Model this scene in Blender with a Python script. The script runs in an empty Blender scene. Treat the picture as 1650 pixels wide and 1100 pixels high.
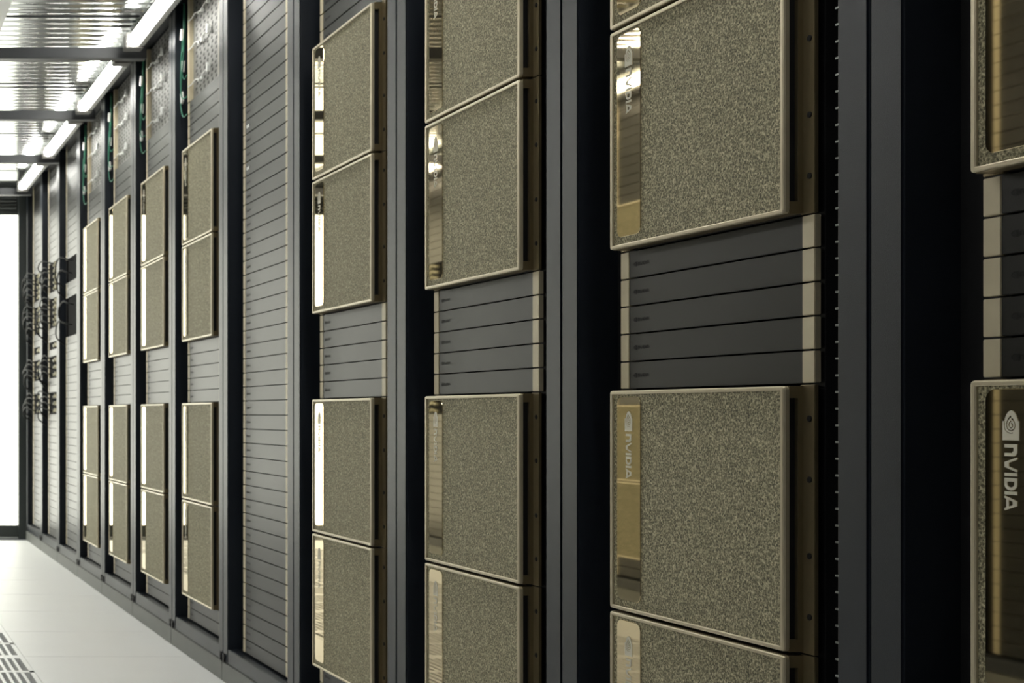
import bpy, bmesh, math, random
from mathutils import Vector
random.seed(7)
S = bpy.context.scene
C = S.collection

# ------------------------------------------------------------------ camera, world, exposure
F_PX, VPX, VPY, CAM_H = 2376.0, -243.0, 665.0, 0.88
cam = bpy.data.cameras.new('camera')
cam.sensor_fit = 'HORIZONTAL'; cam.sensor_width = 36.0
cam.lens = 36.0 * F_PX / 1650.0
cam.shift_x = (825.0 - VPX) / 1650.0
cam.shift_y = (VPY - 550.0) / 1650.0
cam.clip_start = 0.02; cam.clip_end = 100
cam.dof.use_dof = True; cam.dof.focus_distance = 2.1; cam.dof.aperture_fstop = 15.0
cam_o = bpy.data.objects.new('camera', cam); C.objects.link(cam_o)
cam_o.location = (0, 0, CAM_H); cam_o.rotation_euler = (math.pi / 2, 0, 0)
S.camera = cam_o
W = bpy.data.worlds.new('world'); S.world = W; W.use_nodes = True
W.node_tree.nodes['Background'].inputs[0].default_value = (0.9, 0.95, 1.0, 1)
W.node_tree.nodes['Background'].inputs[1].default_value = 0.06
S.view_settings.view_transform = 'Standard'; S.view_settings.look = 'None'
S.view_settings.exposure = 0.0; S.view_settings.gamma = 1.0
S.view_settings.use_curve_mapping = False
TUBE_L = 29.0      # radiance of the linear lamps
DOOR_L = 3.7       # radiance of the back-lit frosted door panes

# ------------------------------------------------------------------ dimensions (metres)
XP = 1.230            # front of the rack posts
PITCH = 0.768         # rack pitch along the aisle
U = 0.04445; U0 = 0.118
XB = 0.029            # blanking panel plane behind the posts
END_Y = 10.35
Z_CEIL = 2.462
X_TUBE, Z_TUBE = 1.13, 2.362
XPO, SO = 1.127, -0.04   # opposite row: distance of its posts, shift along the aisle
BEAM_Y0, BEAM_P = 6.044, 1.255
def rack_y(i): return 2.163 + PITCH * (i - 1)
def uz(k): return U0 + U * k

# ------------------------------------------------------------------ materials
def srgb(r, g, b):
    def f(c):
        c /= 255.0
        return c / 12.92 if c <= 0.04045 else ((c + 0.055) / 1.055) ** 2.4
    return (f(r), f(g), f(b), 1)
MATS = {}
def mat(name, col, rough=0.5, metal=0.0, emit=None, noise=0.0, nscale=40.0, bump=0.0, bscale=400.0, ior=1.5, stretch=None, spec=0.5):
    m = bpy.data.materials.new(name); m.use_nodes = True
    nt = m.node_tree; b = nt.nodes['Principled BSDF']
    b.inputs['Base Color'].default_value = col
    b.inputs['Roughness'].default_value = rough; b.inputs['Metallic'].default_value = metal
    b.inputs['IOR'].default_value = ior; b.inputs['Specular IOR Level'].default_value = spec
    if emit is not None:
        b.inputs['Emission Color'].default_value = emit[0]; b.inputs['Emission Strength'].default_value = emit[1]
    if noise > 0 or bump > 0:
        tc = nt.nodes.new('ShaderNodeTexCoord'); mp = nt.nodes.new('ShaderNodeMapping')
        nt.links.new(tc.outputs['Object'], mp.inputs[0])
        if stretch: mp.inputs['Scale'].default_value = stretch
    if noise > 0:
        n = nt.nodes.new('ShaderNodeTexNoise'); n.inputs['Scale'].default_value = nscale; n.inputs['Detail'].default_value = 4
        nt.links.new(mp.outputs[0], n.inputs['Vector'])
        mr = nt.nodes.new('ShaderNodeMapRange'); mr.inputs[3].default_value = 1 - noise; mr.inputs[4].default_value = 1 + noise
        nt.links.new(n.outputs[0], mr.inputs[0])
        mx = nt.nodes.new('ShaderNodeVectorMath'); mx.operation = 'SCALE'
        mx.inputs[0].default_value = col[:3]
        nt.links.new(mr.outputs[0], mx.inputs['Scale'])
        nt.links.new(mx.outputs[0], b.inputs['Base Color'])
    if bump > 0:
        n2 = nt.nodes.new('ShaderNodeTexNoise'); n2.inputs['Scale'].default_value = bscale; n2.inputs['Detail'].default_value = 2
        nt.links.new(mp.outputs[0], n2.inputs['Vector'])
        bp = nt.nodes.new('ShaderNodeBump'); bp.inputs['Strength'].default_value = bump; bp.inputs['Distance'].default_value = 0.001
        nt.links.new(n2.outputs[0], bp.inputs['Height']); nt.links.new(bp.outputs[0], b.inputs['Normal'])
    MATS[name] = m
    return m
M_POST = mat('rack_paint', (0.015, 0.019, 0.026, 1), 0.37, 0, noise=0.08, nscale=30, bump=0.25, bscale=900, ior=1.33)
M_INNER = mat('rack_inner', (0.030, 0.036, 0.055, 1), 0.5, 0, noise=0.1)
M_BASE = mat('plinth_paint', (0.125, 0.130, 0.122, 1), 0.5, 0, noise=0.08, nscale=20)
M_BLANK = mat('blank_panel_plastic', (0.006, 0.0063, 0.0057, 1), 0.35, 0, noise=0.08, nscale=25, bump=0.15, bscale=1200, ior=1.345)
M_EAR = mat('champagne_ear', (0.60, 0.53, 0.37, 1), 0.45, 0.1, noise=0.05)
M_PRINT = mat('dark_print', (0.006, 0.006, 0.006, 1), 0.6, spec=0.22)
M_MATTE = mat('matte_black', (0.010, 0.010, 0.011, 1), 0.9, spec=0.05)
M_FRAME = mat('champagne_frame', (0.58, 0.51, 0.36, 1), 0.34, 0.45, noise=0.05)
M_SEAR = mat('bronze_ear', (0.24, 0.19, 0.105, 1), 0.42, 0.6, noise=0.08)
M_MIRROR = mat('gold_mirror', (0.74, 0.62, 0.40, 1), 0.025, 1.0)
M_LOGO = mat('etched_logo', (0.72, 0.68, 0.55, 1), 0.55, 0.1)
M_BLACK = mat('black_metal', (0.010, 0.010, 0.011, 1), 0.5)
M_STEEL = mat('steel', (0.42, 0.43, 0.43, 1), 0.35, 0.9)
M_TILE = mat('floor_tile', (0.85, 0.86, 0.86, 1), 0.42, 0, noise=0.02, nscale=6)
M_GRATE = mat('grate_tile', (0.85, 0.86, 0.86, 1), 0.4, 0)
M_SUB = mat('underfloor', (0.40, 0.40, 0.40, 1), 0.8)
M_CEIL = mat('corrugated_metal', (0.82, 0.84, 0.83, 1), 0.12, 1.0, noise=0.05, nscale=4)
M_CWHITE = mat('ceiling_white', (0.86, 0.87, 0.85, 1), 0.4)
M_BEAM = mat('beam_paint', (0.045, 0.048, 0.052, 1), 0.45)
M_TRIM = mat('trim_grey', (0.22, 0.23, 0.22, 1), 0.38, 0.4)
M_TUBE = mat('lamp_tube', (0.9, 0.9, 0.9, 1), 0.4, emit=((1.0, 0.985, 0.925, 1), TUBE_L))
M_HOUS = mat('lamp_housing', (0.55, 0.56, 0.55, 1), 0.4)
M_CAP = mat('lamp_cap', (0.12, 0.115, 0.105, 1), 0.45)
M_DOOR = mat('door_frame', (0.040, 0.048, 0.046, 1), 0.45)
M_PANE = mat('frosted_pane', (0.85, 0.87, 0.87, 1), 0.35, emit=((1.0, 1.0, 0.87, 1), DOOR_L))
M_LOUV = mat('louvre_grey', (0.16, 0.17, 0.17, 1), 0.4, 0.3)
M_PERF = mat('switch_face', (0.24, 0.238, 0.225, 1), 0.5, 0.4, noise=0.06)
M_GREEN = mat('green_cable', (0.035, 0.19, 0.12, 1), 0.45)
M_WHITE = mat('white_cable', (0.80, 0.82, 0.80, 1), 0.4)
M_BCAB = mat('black_cable', (0.012, 0.013, 0.013, 1), 0.7, spec=0.2)
M_CREAM = mat('cream_plug', (0.62, 0.58, 0.40, 1), 0.45)

def foam_material():
    m = bpy.data.materials.new('metal_foam'); m.use_nodes = True
    nt = m.node_tree; b = nt.nodes['Principled BSDF']
    tc = nt.nodes.new('ShaderNodeTexCoord')
    vo = nt.nodes.new('ShaderNodeTexVoronoi'); vo.inputs['Scale'].default_value = 260
    nz = nt.nodes.new('ShaderNodeTexNoise'); nz.inputs['Scale'].default_value = 520; nz.inputs['Detail'].default_value = 4; nz.inputs['Roughness'].default_value = 0.75
    nt.links.new(tc.outputs['Object'], vo.inputs['Vector']); nt.links.new(tc.outputs['Object'], nz.inputs['Vector'])
    ad = nt.nodes.new('ShaderNodeMath'); ad.operation = 'MULTIPLY_ADD'; ad.inputs[1].default_value = 0.30
    nt.links.new(vo.outputs['Distance'], ad.inputs[0]); nt.links.new(nz.outputs[0], ad.inputs[2])
    cr = nt.nodes.new('ShaderNodeValToRGB')
    e = cr.color_ramp.elements
    e[0].position = 0.46; e[0].color = (0.062, 0.058, 0.043, 1)
    e[1].position = 0.84; e[1].color = (0.72, 0.655, 0.44, 1)
    e2 = cr.color_ramp.elements.new(0.64); e2.color = (0.240, 0.220, 0.140, 1)
    nt.links.new(ad.outputs[0], cr.inputs[0]); nt.links.new(cr.outputs[0], b.inputs['Base Color'])
    bp = nt.nodes.new('ShaderNodeBump'); bp.inputs['Strength'].default_value = 0.7; bp.inputs['Distance'].default_value = 0.002
    nt.links.new(ad.outputs[0], bp.inputs['Height']); nt.links.new(bp.outputs[0], b.inputs['Normal'])
    b.inputs['Metallic'].default_value = 0.2; b.inputs['Roughness'].default_value = 0.6; b.inputs['Specular IOR Level'].default_value = 0.1
    return m
M_FOAM = foam_material()

# ------------------------------------------------------------------ mesh helpers
class MB:
    def __init__(s): s.v = []; s.f = []; s.m = []
    def quad(s, a, b, c, d, mi=0):
        k = len(s.v); s.v += [a, b, c, d]; s.f.append((k, k + 1, k + 2, k + 3)); s.m.append(mi)
    def box(s, x0, x1, y0, y1, z0, z1, mi=0):
        k = len(s.v)
        s.v += [(x, y, z) for x in (x0, x1) for y in (y0, y1) for z in (z0, z1)]
        for q in ((0, 1, 3, 2), (4, 6, 7, 5), (0, 4, 5, 1), (2, 3, 7, 6), (0, 2, 6, 4), (1, 5, 7, 3)):
            s.f.append(tuple(k + i for i in q)); s.m.append(mi)
        return s
    def tube(s, path, r, n=6, mi=0, caps=True):
        P = [Vector(p) for p in path]; k0 = len(s.v); up = Vector((0.31, 0.17, 0.93))
        for i, p in enumerate(P):
            t = (P[min(i + 1, len(P) - 1)] - P[max(i - 1, 0)]).normalized()
            a = t.cross(up)
            if a.length < 1e-3: a = t.cross(Vector((1, 0, 0)))
            a.normalize(); b = t.cross(a)
            for j in range(n):
                g = 2 * math.pi * j / n
                s.v.append(tuple(p + (a * math.cos(g) + b * math.sin(g)) * r))
        for i in range(len(P) - 1):
            for j in range(n):
                q = k0 + i * n; w = q + n
                s.f.append((q + j, q + (j + 1) % n, w + (j + 1) % n, w + j)); s.m.append(mi)
        if caps:
            s.f.append(tuple(k0 + j for j in reversed(range(n)))); s.m.append(mi)
            e = k0 + (len(P) - 1) * n
            s.f.append(tuple(e + j for j in range(n))); s.m.append(mi)
        return s
    def rings(s, rings, mi=0, close_first=False, close_last=False):
        n = len(rings[0]); k0 = len(s.v)
        for r in rings: s.v += r
        for i in range(len(rings) - 1):
            for j in range(n):
                q = k0 + i * n; w = q + n
                s.f.append((q + j, q + (j + 1) % n, w + (j + 1) % n, w + j)); s.m.append(mi)
        if close_first: s.f.append(tuple(k0 + j for j in range(n))); s.m.append(mi)
        if close_last:
            e = k0 + (len(rings) - 1) * n
            s.f.append(tuple(e + j for j in reversed(range(n)))); s.m.append(mi)
        return s
    def mesh(s, name, mats, smooth=False, bevel=0):
        me = bpy.data.meshes.new(name); me.from_pydata(s.v, [], s.f)
        if not isinstance(mats, (list, tuple)): mats = [mats]
        for m in mats: me.materials.append(m)
        me.polygons.foreach_set('material_index', s.m)
        bm = bmesh.new(); bm.from_mesh(me)
        bmesh.ops.recalc_face_normals(bm, faces=bm.faces)
        if bevel:
            bmesh.ops.bevel(bm, geom=list(bm.edges), offset=bevel, segments=2, affect='EDGES', clamp_overlap=True)
        bm.to_mesh(me); bm.free()
        if smooth:
            me.polygons.foreach_set('use_smooth', [True] * len(me.polygons))
        me.update()
        return me
def obj(name, me, parent=None, loc=None):
    o = bpy.data.objects.new(name, me); C.objects.link(o)
    if parent is not None: o.parent = parent
    if loc is not None: o.location = loc
    return o
def tag(o, label=None, cat=None, group=None, kind=None):
    if label: o['label'] = label
    if cat: o['category'] = cat
    if group: o['group'] = group
    if kind: o['kind'] = kind
    return o
def empty(name, loc=(0, 0, 0), rz=0.0):
    o = bpy.data.objects.new(name, None); C.objects.link(o)
    o.location = loc; o.rotation_euler = (0, 0, rz); o.empty_display_size = 0.1
    return o
def bx(name, m, b, bevel=0):
    return MB().box(*b).mesh(name, m, bevel=bevel)
def rrect(w, h, r, x, seg=4, yc=0, zc=0):
    out = []
    for (sy, sz, a0) in ((1, 1, 0), (-1, 1, 90), (-1, -1, 180), (1, -1, 270)):
        for i in range(seg + 1):
            a = math.radians(a0 + 90.0 * i / seg)
            out.append((x, yc + sy * (w / 2 - r) + r * math.cos(a), zc + sz * (h / 2 - r) + r * math.sin(a)))
    return out
def smooth_path(pts, n=6):
    P = [Vector(p) for p in pts]; P = [P[0]] + P + [P[-1]]; out = []
    for i in range(1, len(P) - 2):
        a, b, c, d = P[i - 1], P[i], P[i + 1], P[i + 2]
        for k in range(n):
            t = k / n
            out.append(0.5 * ((2 * b) + (c - a) * t + (2 * a - 5 * b + 4 * c - d) * t * t + (-a + 3 * b - 3 * c + d) * t ** 3))
    out.append(P[-2])
    return out

# ------------------------------------------------------------------ the setting: floor, ceiling, end wall with door
floor = tag(obj('floor', bx('floor', M_SUB, (-2.3, 2.3, -1.0, END_Y + 0.3, -0.12, -0.045))), 'white raised floor of square tiles with slotted grates', kind='structure')
T = 0.61
tile_me = MB().box(-T / 2 + 0.0008, T / 2 - 0.0008, -T / 2 + 0.0008, T / 2 - 0.0008, -0.045, 0).mesh('tile', M_TILE, bevel=0.0012)
g = MB()
h = T / 2 - 0.001
g.box(-h, h, -h, -h + 0.030, -0.04, 0); g.box(-h, h, h - 0.030, h, -0.04, 0); g.box(-h, h, -0.016, 0.016, -0.04, 0)
nb = 22; a0, a1 = -h + 0.016, h - 0.016
g.box(-h, a0, -h + 0.030, h - 0.030, -0.04, 0); g.box(a1, h, -h + 0.030, h - 0.030, -0.04, 0)
sp = (a1 - a0) / nb
for i in range(1, nb):
    c = a0 + sp * i
    for (q0, q1) in ((-h + 0.030, -0.016), (0.016, h - 0.030)):
        g.box(c - 0.0055, c + 0.0055, q0, q1, -0.025, -0.0004)
grate_me = g.mesh('grate_tile', M_GRATE)
JY = 5.325
for k in range(-9, 9):
    yc = JY + T * (k + 0.5)
    if yc > END_Y + 0.1: continue
    for j in range(4):
        xc = 1.24 - T * (j + 0.5)
        if j in (1, 2): obj('slotted_tile', grate_me, floor, (xc, yc, 0))
        else: obj('tile', tile_me, floor, (xc, yc, 0))

def corrugated(x0, x1, y0, y1):
    b = MB(); pitch, amp, ns = 0.075, 0.0030, 8
    n = int((y1 - y0) / pitch * ns)
    for i in range(n + 1):
        y = y0 + (y1 - y0) * i / n
        z = Z_CEIL + amp * math.sin(2 * math.pi * y / pitch)
        b.v += [(x0, y, z), (x1, y, z)]
        if i: k = 2 * i; b.f.append((k - 2, k - 1, k + 1, k)); b.m.append(0)
    return b
CY0, CY1 = -1.0, END_Y
ceiling = tag(obj('ceiling', bx('ceiling', M_CWHITE, (-2.3, 2.3, CY0, END_Y + 0.1, Z_CEIL + 0.06, Z_CEIL + 0.10))), 'aisle ceiling of shiny corrugated metal sheets between dark beams', kind='structure')
def corr_mesh(x0, x1):
    me = corrugated(x0, x1, CY0, CY1).mesh('corrugated_sheet', M_CEIL, smooth=True)
    return me
obj('corrugated_sheet', corr_mesh(0.62, 1.235), ceiling)
obj('corrugated_sheet', corr_mesh(-1.13, -0.62), ceiling)
obj('corrugated_sheet', corr_mesh(-0.62, 0.62), ceiling)
for x in (0.595, -0.595): obj('cover_strip', bx('cover_strip', M_CWHITE, (x - 0.027, x + 0.027, CY0, CY1, Z_CEIL - 0.012, Z_CEIL - 0.004)), ceiling)
beam_me = MB().box(-1.11, 1.215, -0.028, 0.028, 2.326, 2.372).mesh('beam', M_BEAM, bevel=0.003)
web_me = MB().box(-0.62, -0.60, -0.006, 0.006, 2.372, Z_CEIL - 0.01).box(1.195, 1.21, -0.006, 0.006, 2.372, Z_CEIL).mesh('hanger', M_BEAM)
for k in range(-5, 4):
    y = BEAM_Y0 + BEAM_P * k
    if y > END_Y - 0.2: continue
    o = obj('beam', beam_me, ceiling, (0, y, 0)); obj('hanger', web_me, o)
# long trims carrying the lamps, one per row
for n, s, xo in ((1, 1, XP), (2, -1, XPO)):
    xa, xb = sorted((s * (xo - 0.052), s * (xo - 0.004)))
    t = tag(obj('trim_%d' % n, bx('trim', M_TRIM, (xa, xb, CY0, END_Y - 0.06, 2.402, 2.432), bevel=0.002)),
        'grey metal lamp rail along the rack tops' if s > 0 else 'grey metal lamp rail along the opposite rack tops', kind='structure')
    clip = bx('clip', M_CAP, (-0.012, 0.012, -0.02, 0.02, -0.014, 0.012))
    for k in range(-6, 8):
        y = 6.3 + 0.628 * k
        if y < END_Y - 0.2: obj('clip', clip, t, (s * (xo - 0.04), y, 2.402))

# end wall: header with louvres, posts, glazed double door
ew = tag(obj('wall_end', MB().box(-1.30, 1.30, END_Y, END_Y + 0.08, 2.30, 2.52).mesh('wall_end', M_DOOR)), 'dark framed end wall of the aisle with louvred header', kind='structure')
for k in range(5):
    o = obj('louvre_slat', bx('louvre_slat', M_LOUV, (-1.09, 1.17, -0.012, 0.012, -0.004, 0.004)), ew, (0, END_Y - 0.012, 2.318 + 0.024 * k)); o.rotation_euler = (math.radians(35), 0, 0)
for s in (1, -1):
    obj('end_post', bx('end_post', M_DOOR, (1.185 if s > 0 else -1.30, 1.30 if s > 0 else -1.10, END_Y - 0.045, END_Y + 0.08, 0, 2.45), bevel=0.003), ew)
door = tag(obj('door_1', MB().box(-1.10, 1.185, END_Y, END_Y + 0.06, 2.27, 2.30).box(-1.10, 1.185, END_Y, END_Y + 0.06, 0.012, 0.092).mesh('door_frame', M_DOOR, bevel=0.002)),
    'bright backlit frosted glass double door at the aisle end', kind='structure')
for s in (1, -1):
    a, b = sorted((s * 0.0, s * 0.105))
    obj('door_stile', bx('door_stile', M_DOOR, (a + 0.002, b - 0.0, END_Y - 0.004, END_Y + 0.056, 0.092, 2.27), bevel=0.002), door)
    a, b = (0.106, 1.184) if s > 0 else (-1.099, -0.106)
    obj('pane', bx('pane', M_PANE, (a, b, END_Y + 0.022, END_Y + 0.036, 0.092, 2.27)), door)
    obj('door_handle', MB().tube([(s * 0.045, END_Y - 0.05, 0.85), (s * 0.045, END_Y - 0.05, 1.25)], 0.010, 8).box(s * 0.045 - 0.006, s * 0.045 + 0.006, END_Y - 0.05, END_Y, 0.88, 0.892).box(s * 0.045 - 0.006, s * 0.045 + 0.006, END_Y - 0.05, END_Y, 1.208, 1.22).mesh('door_handle', M_STEEL), door)
obj('threshold', bx('threshold', M_STEEL, (-1.099, 1.184, END_Y - 0.02, END_Y + 0.07, 0.0, 0.012)), door)

# ------------------------------------------------------------------ printed emblem and word mark (flat raised geometry)
def in_word(u, v):
    """six capital-height letters, stroke .24, height 1, advance about 1.05"""
    st = 0.27
    def seg(x): return u - x
    # n with a rounded shoulder
    x = u
    if 0 <= x <= 0.98:
        if x <= st: return True
        if v > 0.70 and x < 0.66: return True
        if x > 0.70 and v < 0.66: return True
        dx, dy = x - 0.60, v - 0.62
        if x >= 0.60 and v >= 0.62 and dx * dx + dy * dy < 0.38 ** 2: return True
        return False
    x = u - 1.06
    if 0 <= x <= 1.16:
        c = 0.58; hw = 0.17
        d = abs(x - c)
        e = v * (0.58 - hw)
        return e <= d <= e + hw * 1.15 or (v < 0.36 and d < e + hw)
    x = u - 2.30
    if 0 <= x <= st: return True
    x = u - 2.72
    if 0 <= x <= 0.98:
        if x <= st: return True
        if (v > 0.76 or v < 0.24) and x < 0.56: return True
        dx, dy = (x - 0.50) / 0.48, (v - 0.5) / 0.5
        if x >= 0.50 and dx * dx + dy * dy <= 1:
            ix, iy = (x - 0.50) / 0.22, (v - 0.5) / 0.26
            return ix * ix + iy * iy > 1
        return False
    x = u - 3.80
    if 0 <= x <= st: return True
    x = u - 4.16
    if 0 <= x <= 1.16:
        c = 0.58; hw = 0.17; d = abs(x - c); e = (1 - v) * (0.58 - hw)
        return e <= d <= e + hw * 1.15 or (v > 0.64 and d < e + hw) or (0.16 < v < 0.36 and d < e + hw)
    return False
def in_emblem(u, v):
    """eye emblem: u 0..1.42 to the right, v 0..1 up; block on the right, swirl on the left"""
    block = u > 0.50
    dx, dy = u - 0.72, v - 0.52
    # almond-shaped nested bands; radius measured with a pointed left end
    ang = math.atan2(dy, dx)
    rr = math.hypot(dx * (0.70 if dx < 0 else 1.15), dy * (1.05 if u > 0.5 else 1.18))
    sw = rr + 0.035 * (ang / math.pi)
    if rr > 0.50: return block and dy > -0.6
    band = sw < 0.09 or 0.16 < sw < 0.20 or 0.30 < sw < 0.345
    if block: return not (0.085 < sw < 0.135 or 0.235 < sw < 0.285 or (0.39 < sw < 0.43 and dy < 0.1))
    return not (0.09 < sw < 0.14 or 0.235 < sw < 0.29)
def raster(fn, w, hgt, rows, place, b):
    st = hgt / rows; cols = int(round(w / st))
    for r in range(rows):
        v0 = r * st; run = None
        for c in range(cols + 1):
            on = c < cols and fn((c + 0.5) * st, v0 + st / 2)
            if on and run is None: run = c
            if not on and run is not None:
                u0, u1 = run * st, c * st
                b.quad(place(u0, v0), place(u1, v0), place(u1, v0 + st), place(u0, v0 + st)); run = None
WORD_W = 5.32
# upright on a server's mirror: reads downwards, tops of the letters to the right (-y)
logo_b = MB()
e_w, w_h = 0.0225, 0.0172
raster(in_emblem, 1.42, 1.0, 44, lambda u, v: (0, e_w / 2 - v * e_w, -u * e_w), logo_b)
k = 0.0705 / WORD_W
raster(in_word, WORD_W, 1.0, 34, lambda u, v: (0, w_h / 2 - v * w_h, -0.0358 - u * k), logo_b)
LOGO = logo_b.mesh('logo', M_LOGO)
# small dark mark on the blanking panels
mark_b = MB(); me_h = 0.0075
raster(in_emblem, 1.42, 1.0, 14, lambda u, v: (0, -u * me_h, v * me_h), mark_b)
raster(in_word, WORD_W, 1.0, 10, lambda u, v: (0, -0.0122 - u * 0.0062, 0.001 + v * 0.0055), mark_b)
MARK = mark_b.mesh('mark', M_PRINT)

# ------------------------------------------------------------------ blanking panel meshes (rack-local: x into the rack, y along the row)
BW = 0.4826; EW = 0.0250; GAP = 0.0026
BLANK_FACE = MB().box(XB, XB + 0.010, -BW / 2 + EW, BW / 2 - EW, GAP / 2, U - GAP / 2).mesh('blank_panel', M_BLANK, bevel=0.0008)
BLANK_EAR = MB().box(XB - 0.001, XB + 0.008, -EW / 2, EW / 2, GAP / 2, U - GAP / 2).mesh('ear', M_EAR, bevel=0.0008)
bb = MB().box(XB, XB + 0.010, -BW / 2 + EW, BW / 2 - EW, GAP / 2, U - GAP / 2, 0)
for s in (1, -1):
    y = s * (BW / 2 - EW / 2); bb.box(XB - 0.001, XB + 0.008, y - EW / 2, y + EW / 2, GAP / 2, U - GAP / 2, 1)
kv = len(bb.v)
for (x, y, z) in mark_b.v: bb.v.append((XB - 0.0004, BW / 2 - EW - 0.014 + y, U / 2 - 0.004 + z))
for f in mark_b.f: bb.f.append(tuple(kv + i for i in f)); bb.m.append(2)
BLANK_ONE = bb.mesh('blank_panel', [M_BLANK, M_EAR, M_PRINT])
BLANKS = []
STICK = bx('sticker', M_WHITE, (0, 0.0006, -0.016, 0.016, 0, 0.010))
def blank(parent, k, detail, mark=True):
    z = uz(k)
    if detail:
        o = obj('blank_panel', BLANK_FACE, parent, (0, 0, z)); BLANKS.append(o)
        for s in (1, -1): obj('ear', BLANK_EAR, o, (0, s * (BW / 2 - EW / 2), 0))
        if mark: obj('mark', MARK, o, (XB - 0.0004, BW / 2 - EW - 0.014, U / 2 - 0.004))
    else:
        obj('blank_panel', BLANK_ONE, parent, (0, 0, z))

# ------------------------------------------------------------------ rack meshes
RW = PITCH / 2; PW = 0.057; ZT = 2.47
POST = {}
for s in (1, -1):
    y0, y1 = sorted((s * (RW - PW), s * (RW - 0.0015)))
    b = MB().box(0, 0.085, y0, y1, 0.064, ZT)
    POST[s] = b.mesh('post', M_POST, bevel=0.003)
SIDE = {s: bx('side_panel', M_INNER, (0.085, 0.95, min(s * (RW - 0.004), s * (RW - 0.02)), max(s * (RW - 0.004), s * (RW - 0.02)), 0.064, ZT)) for s in (1, -1)}
BAFF = {s: bx('side_baffle', M_BLACK, (0.068, 0.072, min(s * 0.243, s * (RW - PW)), max(s * 0.243, s * (RW - PW)), 0.112, 2.42)) for s in (1, -1)}
RAIL = {s: bx('mounting_rail', M_BLACK, (XB + 0.0125, XB + 0.0405, min(s * 0.218, s * 0.243), max(s * 0.218, s * 0.243), 0.112, 2.42)) for s in (1, -1)}
BASER = bx('base_rail', M_POST, (0.001, 0.05, -(RW - PW), RW - PW, 0.0645, 0.112), bevel=0.002)
DECK = bx('bottom_deck', M_BLACK, (0.05, 0.95, -(RW - 0.02), RW - 0.02, 0.07, 0.095))
TOPR = bx('top_rail', M_POST, (0.001, 0.05, -(RW - PW), RW - PW, 2.42, ZT), bevel=0.002)
LID = bx('lid', M_INNER, (0.05, 0.95, -(RW - 0.02), RW - 0.02, 2.43, ZT))
BACK = bx('back_panel', M_BLACK, (0.94, 0.95, -(RW - 0.02), RW - 0.02, 0.095, 2.43))
PLINTH = MB().box(-0.004, 0.95, -RW + 0.001, RW - 0.001, 0.0, 0.0635).mesh('plinth', M_BASE, bevel=0.002)
yi = -(RW - PW)
st = MB().box(0.020, 0.024, yi + 0.0003, yi + 0.028, 0.12, 2.41, 0)
for i in range(108):
    z = 0.128 + 0.021 * i
    st.box(0.012, 0.0205, yi + 0.012, yi + 0.0215, z, z + 0.0026, 1)
STRIP = st.mesh('slotted_strip', [M_BLACK, M_TRIM])
BOLT = {s: MB().tube([(-0.006, s * (RW - 0.022), 0.084), (0.004, s * (RW - 0.022), 0.084)], 0.009, 8).box(-0.0055, 0.002, s * (RW - 0.022) - 0.006, s * (RW - 0.022) + 0.006, 0.0655, 0.078).mesh('corner_bolt', M_BLACK) for s in (1, -1)}
def rack(loc, rz):
    r = empty('server_rack', loc, rz)
    for s in (1, -1):
        obj('post', POST[s], r); obj('side_panel', SIDE[s], r); obj('side_baffle', BAFF[s], r); obj('mounting_rail', RAIL[s], r); obj('corner_bolt', BOLT[s], r)
    for n, m in (('base_rail', BASER), ('bottom_deck', DECK), ('top_rail', TOPR), ('lid', LID), ('back_panel', BACK), ('plinth', PLINTH), ('slotted_strip', STRIP)):
        obj(n, m, r)
    return r

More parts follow.
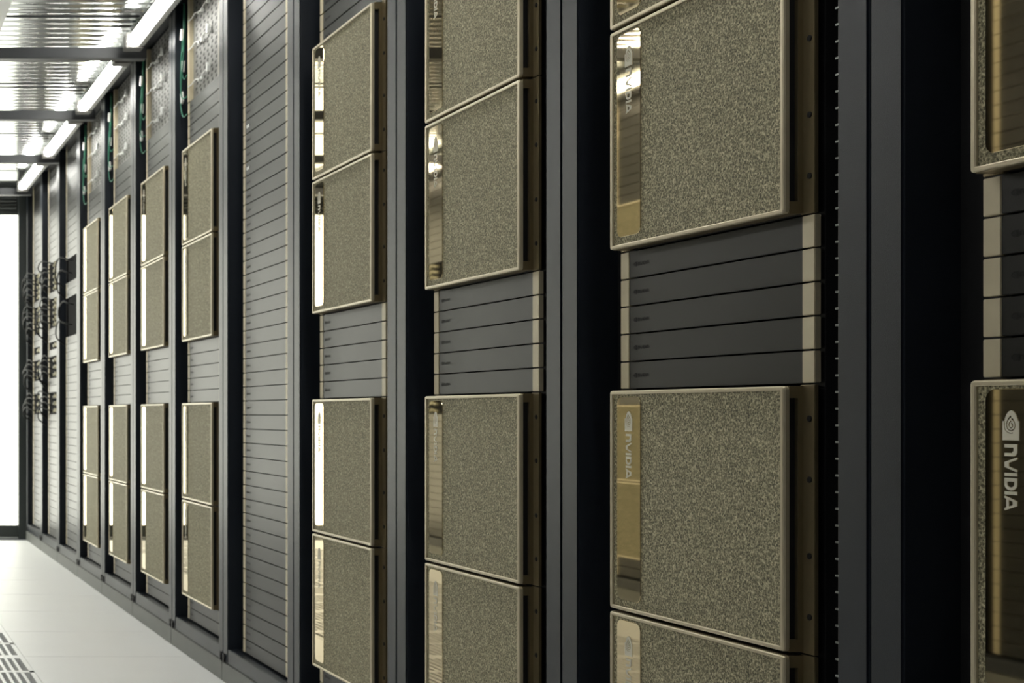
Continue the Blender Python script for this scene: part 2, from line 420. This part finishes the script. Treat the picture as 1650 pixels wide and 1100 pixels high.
# ------------------------------------------------------------------ server unit (8U): local origin bottom centre on the blanking plane frame
SW, SH = 0.446, 8 * U - 0.005
SYC = 0.004
X0 = 0.002      # bezel front
def unit_meshes():
    d = {}
    zc = 4 * U
    # champagne frame swept round a rounded rectangle
    prof = [(0.0, 0.0075), (0.0, 0.0028), (0.0010, 0.0009), (0.0030, 0.0), (0.0072, 0.0), (0.0088, 0.0010), (0.0088, 0.0060)]
    rings = []
    for (ins, dx) in prof:
        rings.append(rrect(SW - 2 * ins, SH - 2 * ins * 0.72, max(0.005 - ins, 0.0008), X0 + dx, 3, SYC, zc))
    d['bezel_frame'] = MB().rings(rings).mesh('bezel_frame', M_FRAME, smooth=False)
    d['foam_panel'] = bx('foam_panel', M_FOAM, (X0 + 0.0030, X0 + 0.0070, SYC - SW / 2 + 0.0085, SYC + SW / 2 - 0.0085, zc - SH / 2 + 0.006, zc + SH / 2 - 0.006))
    # bezel body: caps top and bottom, back flange, dark recessed core (the side vents)
    b = MB(); y0, y1 = SYC - SW / 2, SYC + SW / 2; z0, z1 = zc - SH / 2, zc + SH / 2
    b.box(X0 + 0.0072, XB - 0.001, y0, y1, z1 - 0.016, z1); b.box(X0 + 0.0072, XB - 0.001, y0, y1, z0, z0 + 0.016)
    b.box(XB - 0.008, XB - 0.001, y0, y1, z0 + 0.016, z1 - 0.016)
    d['bezel_body'] = b.mesh('bezel_body', M_SEAR)
    b = MB()
    b.box(X0 + 0.0072, XB - 0.008, y0 + 0.007, y1 - 0.007, z0 + 0.016, z1 - 0.016)
    d['side_vent'] = b.mesh('side_vent', M_BLACK)
    # mirror strip
    mw, mz1, mz0 = 0.070, z1 - 0.0100, z0 + 0.0175
    my = y1 - 0.0205 - mw / 2
    rings = [rrect(mw, mz1 - mz0, 0.012, X0 + 0.0045, 5, my, (mz0 + mz1) / 2), rrect(mw, mz1 - mz0, 0.012, X0 + 0.0022, 5, my, (mz0 + mz1) / 2),
             rrect(mw - 0.0012, mz1 - mz0 - 0.0012, 0.0115, X0 + 0.0016, 5, my, (mz0 + mz1) / 2)]
    d['mirror_strip'] = MB().rings(rings, close_last=True).mesh('mirror_strip', M_MIRROR)
    d['_logo'] = (X0 + 0.0012, my - 0.001, z1 - 0.033)
    for s, nm in ((1, 'ear_a'), (-1, 'ear_b')):
        a, c = sorted((s * BW / 2, s * (SW / 2 - 0.01)))
        d[nm] = bx('ear', M_SEAR, (XB - 0.001, XB + 0.0045, a, c, 0.001, 8 * U - 0.001), bevel=0.0006)
    d['chassis'] = bx('chassis', M_BLACK, (XB + 0.0045, 0.72, -0.217, 0.217, 0.002, 8 * U - 0.002))
    d['screw'] = MB().tube([(XB - 0.0025, 0, 0), (XB - 0.0005, 0, 0)], 0.0042, 8).mesh('screw', M_BLACK)
    return d
UM = unit_meshes()
def unit(parent_loc, rz, k, label, group):
    r = empty('server_unit', (parent_loc[0], parent_loc[1], uz(k)), rz)
    obj('chassis', UM['chassis'], r)
    bf = obj('bezel_frame', UM['bezel_frame'], r); obj('bezel_body', UM['bezel_body'], r)
    obj('side_vent', UM['side_vent'], r); obj('foam_panel', UM['foam_panel'], r)
    ms = obj('mirror_strip', UM['mirror_strip'], r); obj('logo', LOGO, ms, UM['_logo'])
    for s, n in ((1, 'ear_a'), (-1, 'ear_b')):
        e = obj('ear', UM[n], r)
        for z in (0.05, 0.13, 0.23, 0.31): obj('screw', UM['screw'], e, (0, s * (BW / 2 - 0.009), z))
    tag(r, label, 'server', group)
    return r

# ------------------------------------------------------------------ tall perforated switch (9U) at the top of four racks
def switch_meshes():
    d = {}; H = 9 * U - 0.016
    d['face_plate'] = bx('face_plate', M_PERF, (XB + 0.014, XB + 0.03, -BW / 2 + 0.026, BW / 2 - 0.026, 0.001, H))
    b = MB(); zz = 0.016; row = 0
    while zz < H - 0.015:
        for c in range(7):
            y = -0.19 + 0.056 * c + (0.012 if row % 2 else 0)
            b.box(XB + 0.0132, XB + 0.0141, y, y + 0.019, zz, zz + 0.0095)
        zz += 0.0165; row += 1
    d['perforation'] = b.mesh('perforation', M_BLACK)
    for s in (1, -1):
        a, c = sorted((s * BW / 2, s * (BW / 2 - 0.026)))
        b = MB().box(XB - 0.002, XB + 0.030, a, c, 0.001, H)
        d[s] = b.mesh('ear', M_EAR, bevel=0.001)
    d['body'] = bx('body', M_BLACK, (XB + 0.03, 0.6, -0.217, 0.217, 0.002, H - 0.002))
    return d
SWM = switch_meshes()
def tall_switch(loc, rz, k, label, group):
    r = empty('network_switch', (loc[0], loc[1], uz(k)), rz)
    obj('body', SWM['body'], r); fp = obj('face_plate', SWM['face_plate'], r)
    p = obj('perforation', SWM['perforation'], fp); p['kind'] = 'stuff'
    for s in (1, -1): obj('ear', SWM[s], r)
    tag(r, label, 'network switch', group)
    return r
def cable(name, path, r, m, label, cat, group, loc, rz, k=0.0, n=6):
    """path in rack-local coordinates"""
    p = smooth_path(path, 5); base = p[0].copy()
    me = MB().tube([q - base for q in p], r, n).mesh(name, m, smooth=True)
    o = obj(name, me)
    cz, sz = math.cos(rz), math.sin(rz)
    o.location = (loc[0] + base.x * cz - base.y * sz, loc[1] + base.x * sz + base.y * cz, base.z + k)
    o.rotation_euler = (0, 0, rz)
    tag(o, label, cat, group)
    return o
TAGM = bx('cable_tag', M_WHITE, (-0.004, 0.004, -0.011, 0.011, -0.020, 0.020))
def switch_cables(loc, rz, k, where):
    z0 = uz(k)
    for j, zr in enumerate((0.058, 0.194, 0.300)):
        zz = z0 + zr
        path = [(XB - 0.004, 0.222, zz - 0.002), (XB + 0.002, 0.19, zz + 0.002), (XB - 0.001, 0.13, zz + 0.004), (XB + 0.002, 0.07, zz - 0.004), (XB + 0.003, 0.01, zz + 0.004), (XB + 0.006, -0.06, zz + 0.012)]
        o = cable('white_cable', path, 0.0022, M_WHITE, '%s white cable across the switch face in the %s' % (('lowest', 'middle', 'highest')[j], where), 'cable', 'white cables on the switch faces', loc, rz)
        for (py, pz, ph) in ((0.085, -0.004, 0.004), (0.04, -0.006, 0.006), (-0.045, 0.012, 0.016)):
            obj('plug', bx('plug', M_WHITE, (-0.001, 0.008, -0.007, 0.007, -ph, ph)), o, (0.004, py - 0.222, pz))
    for q in range(3):
        yy = 0.262 + 0.016 * q; dep = 0.016 + 0.006 * q
        zt = 2.405; zl = z0 + (0.02, -0.045, 0.10)[q]
        path = [(dep, yy - 0.008, zt), (dep, yy, zt - 0.15), (dep - 0.006, yy + 0.010, zl + 0.16), (dep - 0.006, min(yy + 0.018 + 0.012 * q, 0.318), zl + 0.07), (dep - 0.006, yy + 0.012, zl + 0.02), (dep - 0.002, yy - 0.005, zl), (XB - 0.006, 0.236, zl + 0.004)]
        o = cable('green_cable', path, 0.0025, M_GREEN, ('middle-length', 'longest', 'shortest')[q] + ' green cable left of the switch in the ' + where, 'cable', 'green cables beside the tall switches', loc, rz)
        tz, ty = ((-0.115, 0.012), (-0.345, 0.020), (-0.225, 0.014))[q]
        t = obj('cable_tag', TAGM, o, (-0.005, ty, tz)); t.rotation_euler = (math.radians((18, -16, 12)[q]), 0, 0)

# ------------------------------------------------------------------ cabled black switches in the far racks
def dark_switch(loc, rz, u0, nu, label, group, where=None, ncab=0, plugs=True, swname='switch'):
    r = empty('cabled_switch', (loc[0], loc[1], uz(u0)), rz); H = nu * U - 0.002
    obj('face_plate', bx('face_plate', M_MATTE, (XB + 0.006, XB + 0.012, -0.217, 0.217, 0.001, H)), r)
    obj('body', bx('body', M_BLACK, (XB + 0.012, 0.45, -0.216, 0.216, 0.002, H - 0.001)), r)
    for s in (1, -1):
        a, c = sorted((s * BW / 2, s * (BW / 2 - EW)))
        obj('ear', bx('ear', M_MATTE if not plugs else M_EAR, (XB - 0.001, XB + 0.012, a, c, 0.001, H)), r)
    if plugs:
        pm = bx('port_plug', M_CREAM, (XB - 0.012, XB + 0.006, -0.009, 0.009, -0.008, 0.008))
        nrow = max(1, int(H / 0.034))
        for i in range(nrow):
            for j in range(3):
                obj('port_plug', pm, r, (0, -0.06 - 0.055 * j, (i + 0.5) * H / nrow + (0.004 if j % 2 else -0.004)))
    for c in range(ncab):
        fz = (c + 0.5) / ncab; z = uz(u0) + H * fz; y = -0.05 - 0.05 * (c % 3)
        out = random.uniform(0.05, 0.085); dr = random.uniform(-0.05, 0.03)
        path = [(XB - 0.010, y, z), (XB - 0.04, y + 0.015, z + 0.008), (XB - out, y + 0.11, z + 0.025), (XB - out, 0.17, z + 0.005 + dr * 0.3), (XB - out * 0.8, 0.255, z - 0.035 + dr), (XB - 0.012, 0.285, z - 0.07 + dr), (XB + 0.030, 0.29, z - 0.11 + dr)]
        cable('black_cable', path, 0.0042, M_BCAB, 'black patch cable looping from the %s in the %s' % (swname, where), 'cable', 'black cables from the %s in the %s' % (swname, where), loc, rz)
    tag(r, label, 'network switch', group)
    return r

# ------------------------------------------------------------------ this row
ORD = ['top', 'second from top', 'third from top', 'bottom']
WHERE = ['rack at the right edge', 'second rack from the right', 'third rack from the right', 'fourth rack from the right', 'all-blank rack',
         'first rack left of the all-blank one', 'second rack left of the all-blank one', 'third rack left of the all-blank one', 'fourth rack left of the all-blank one',
         'third rack from the far end', 'second rack from the far end', 'farthest rack']
RLAB = ['dark server rack nearest the camera, cut by the right edge', 'dark rack second from the right with four textured gold servers',
        'dark rack third from the right with four textured gold servers', 'dark rack with gold servers just right of the all-blank rack',
        'dark rack filled top to bottom with grey blanking panels only', 'dark rack of gold servers just left of the all-blank rack',
        'dark rack of gold servers, second left of the all-blank rack', 'dark rack of gold servers, third left of the all-blank rack',
        'dark rack of gold servers farthest along the row', 'grey rack with two black modules, left of the last gold server rack',
        'grey rack with black cable loops, second from the far end', 'farthest grey rack with black cable loops beside the bright door']
SERV = [(31, 0), (23, 1), (10, 2), (2, 3)]
DARK = {9: [(34, 3), (27, 5)], 10: [(34, 4), (29, 4), (26, 1), (22, 3), (17, 3)], 11: [(34, 4), (29, 4), (26, 1), (22, 3), (17, 3)]}
def fill(i, loc, rz, near, r):
    used = set()
    if i in (0, 1, 2, 3, 5, 6, 7, 8):
        for k, o in SERV:
            used |= set(range(k, k + 8))
            unit(loc, rz, k, ('textured gold server, %s, in the %s' % (ORD[o], WHERE[i])) if near else 'textured gold server of the opposite row, seen only in the mirror strips',
                 'gold servers of the facing row' if near else 'gold servers of the opposite row')
    if near and i in (5, 6, 7, 8):
        used |= set(range(43, 52))
        tall_switch(loc, rz, 43, ('tall perforated switch topping the %s' % WHERE[i]) if near else 'tall perforated switch of the opposite row, seen only in reflections',
                    'tall perforated switches' if near else 'tall switches of the opposite row')
        if near: switch_cables(loc, rz, 43, WHERE[i])
    if i in DARK:
        for n, (k, nu) in enumerate(DARK[i]):
            used |= set(range(k, k + nu))
            if near:
                nm = ['top', 'second', 'third', 'fourth', 'lowest'][n if n < len(DARK[i]) - 1 else 4]
                dark_switch(loc, rz, k, nu, ('black cabled switch, %s one down, in the %s' % (nm, WHERE[i])) if i > 9 else 'black network module, %s of two, in the %s' % ('upper' if n == 0 else 'lower', WHERE[i]),
                            'black switches of the far racks', WHERE[i], ncab=(0 if nu == 1 else 5 if nu == 4 else 4) if i > 9 else 2, plugs=i > 9, swname=(nm + ' switch') if i > 9 else ('upper module' if n == 0 else 'lower module'))
            else:
                dark_switch(loc, rz, k, nu, 'black switch of the opposite row, seen only in reflections', 'black switches of the opposite row')
    for k in range(52):
        if k not in used:
            blank(r, k, near and i <= 5, True)
            if near and i == 4 and k in (34, 37): obj('sticker', STICK, BLANKS[-1], (XB - 0.0006, BW / 2 - EW - 0.028, U / 2 - 0.005))
for i in range(12):
    loc = (XP, rack_y(i), 0)
    r = rack(loc, 0)
    tag(r, RLAB[i], 'server rack', 'racks of the facing row')
    fill(i, loc, 0, True, r)
# opposite row, seen in the mirror strips
for i in range(2, 12):
    loc = (-XPO, rack_y(i) + SO, 0)
    r = rack(loc, math.pi)
    tag(r, 'dark rack of the opposite row, seen only in the mirror strips', 'server rack', 'racks of the opposite row')
    fill(i, loc, math.pi, False, r)

# ------------------------------------------------------------------ linear lamps along both rows
LL = 0.925
tb = MB(); tb.tube([(0, -LL / 2, 0), (0, LL / 2, 0)], 0.0215, 14); TUBE = tb.mesh('tube', M_TUBE, smooth=True)
HOUS = bx('housing', M_HOUS, (0.0218, 0.046, -LL / 2 - 0.01, LL / 2 + 0.01, -0.020, 0.034), bevel=0.002)
CAP = bx('end_cap', M_CAP, (-0.026, 0.046, -0.035, 0.035, -0.026, 0.034), bevel=0.003)
ARM = bx('bracket', M_TRIM, (0.030, 0.060, -0.012, 0.012, 0.034, 0.044))
POSN = {0: 'nearest of the four visible, at the top edge', 1: 'second of the four along the rack tops', 2: 'third of the four along the rack tops', 3: 'farthest of the four, by the bright door'}
for s in (1, -1):
    for k in range(-3, 4):
        yc = BEAM_Y0 + BEAM_P * (k - 0.5)
        l = empty('linear_lamp', (X_TUBE if s > 0 else -(XPO - XP + X_TUBE), yc, Z_TUBE), 0 if s > 0 else math.pi)
        obj('tube', TUBE, l); obj('housing', HOUS, l)
        for q in (1, -1):
            obj('end_cap', CAP, l, (0, q * (LL / 2 + 0.036), 0)); obj('bracket', ARM, l, (0, q * 0.3, 0))
        if s > 0 and k >= 0: tag(l, 'glowing white tube lamp, ' + POSN[k], 'lamp', 'tube lamps over the facing row')
        else: tag(l, 'white tube lamp outside the frame, seen only in reflections', 'lamp', 'tube lamps outside the frame')
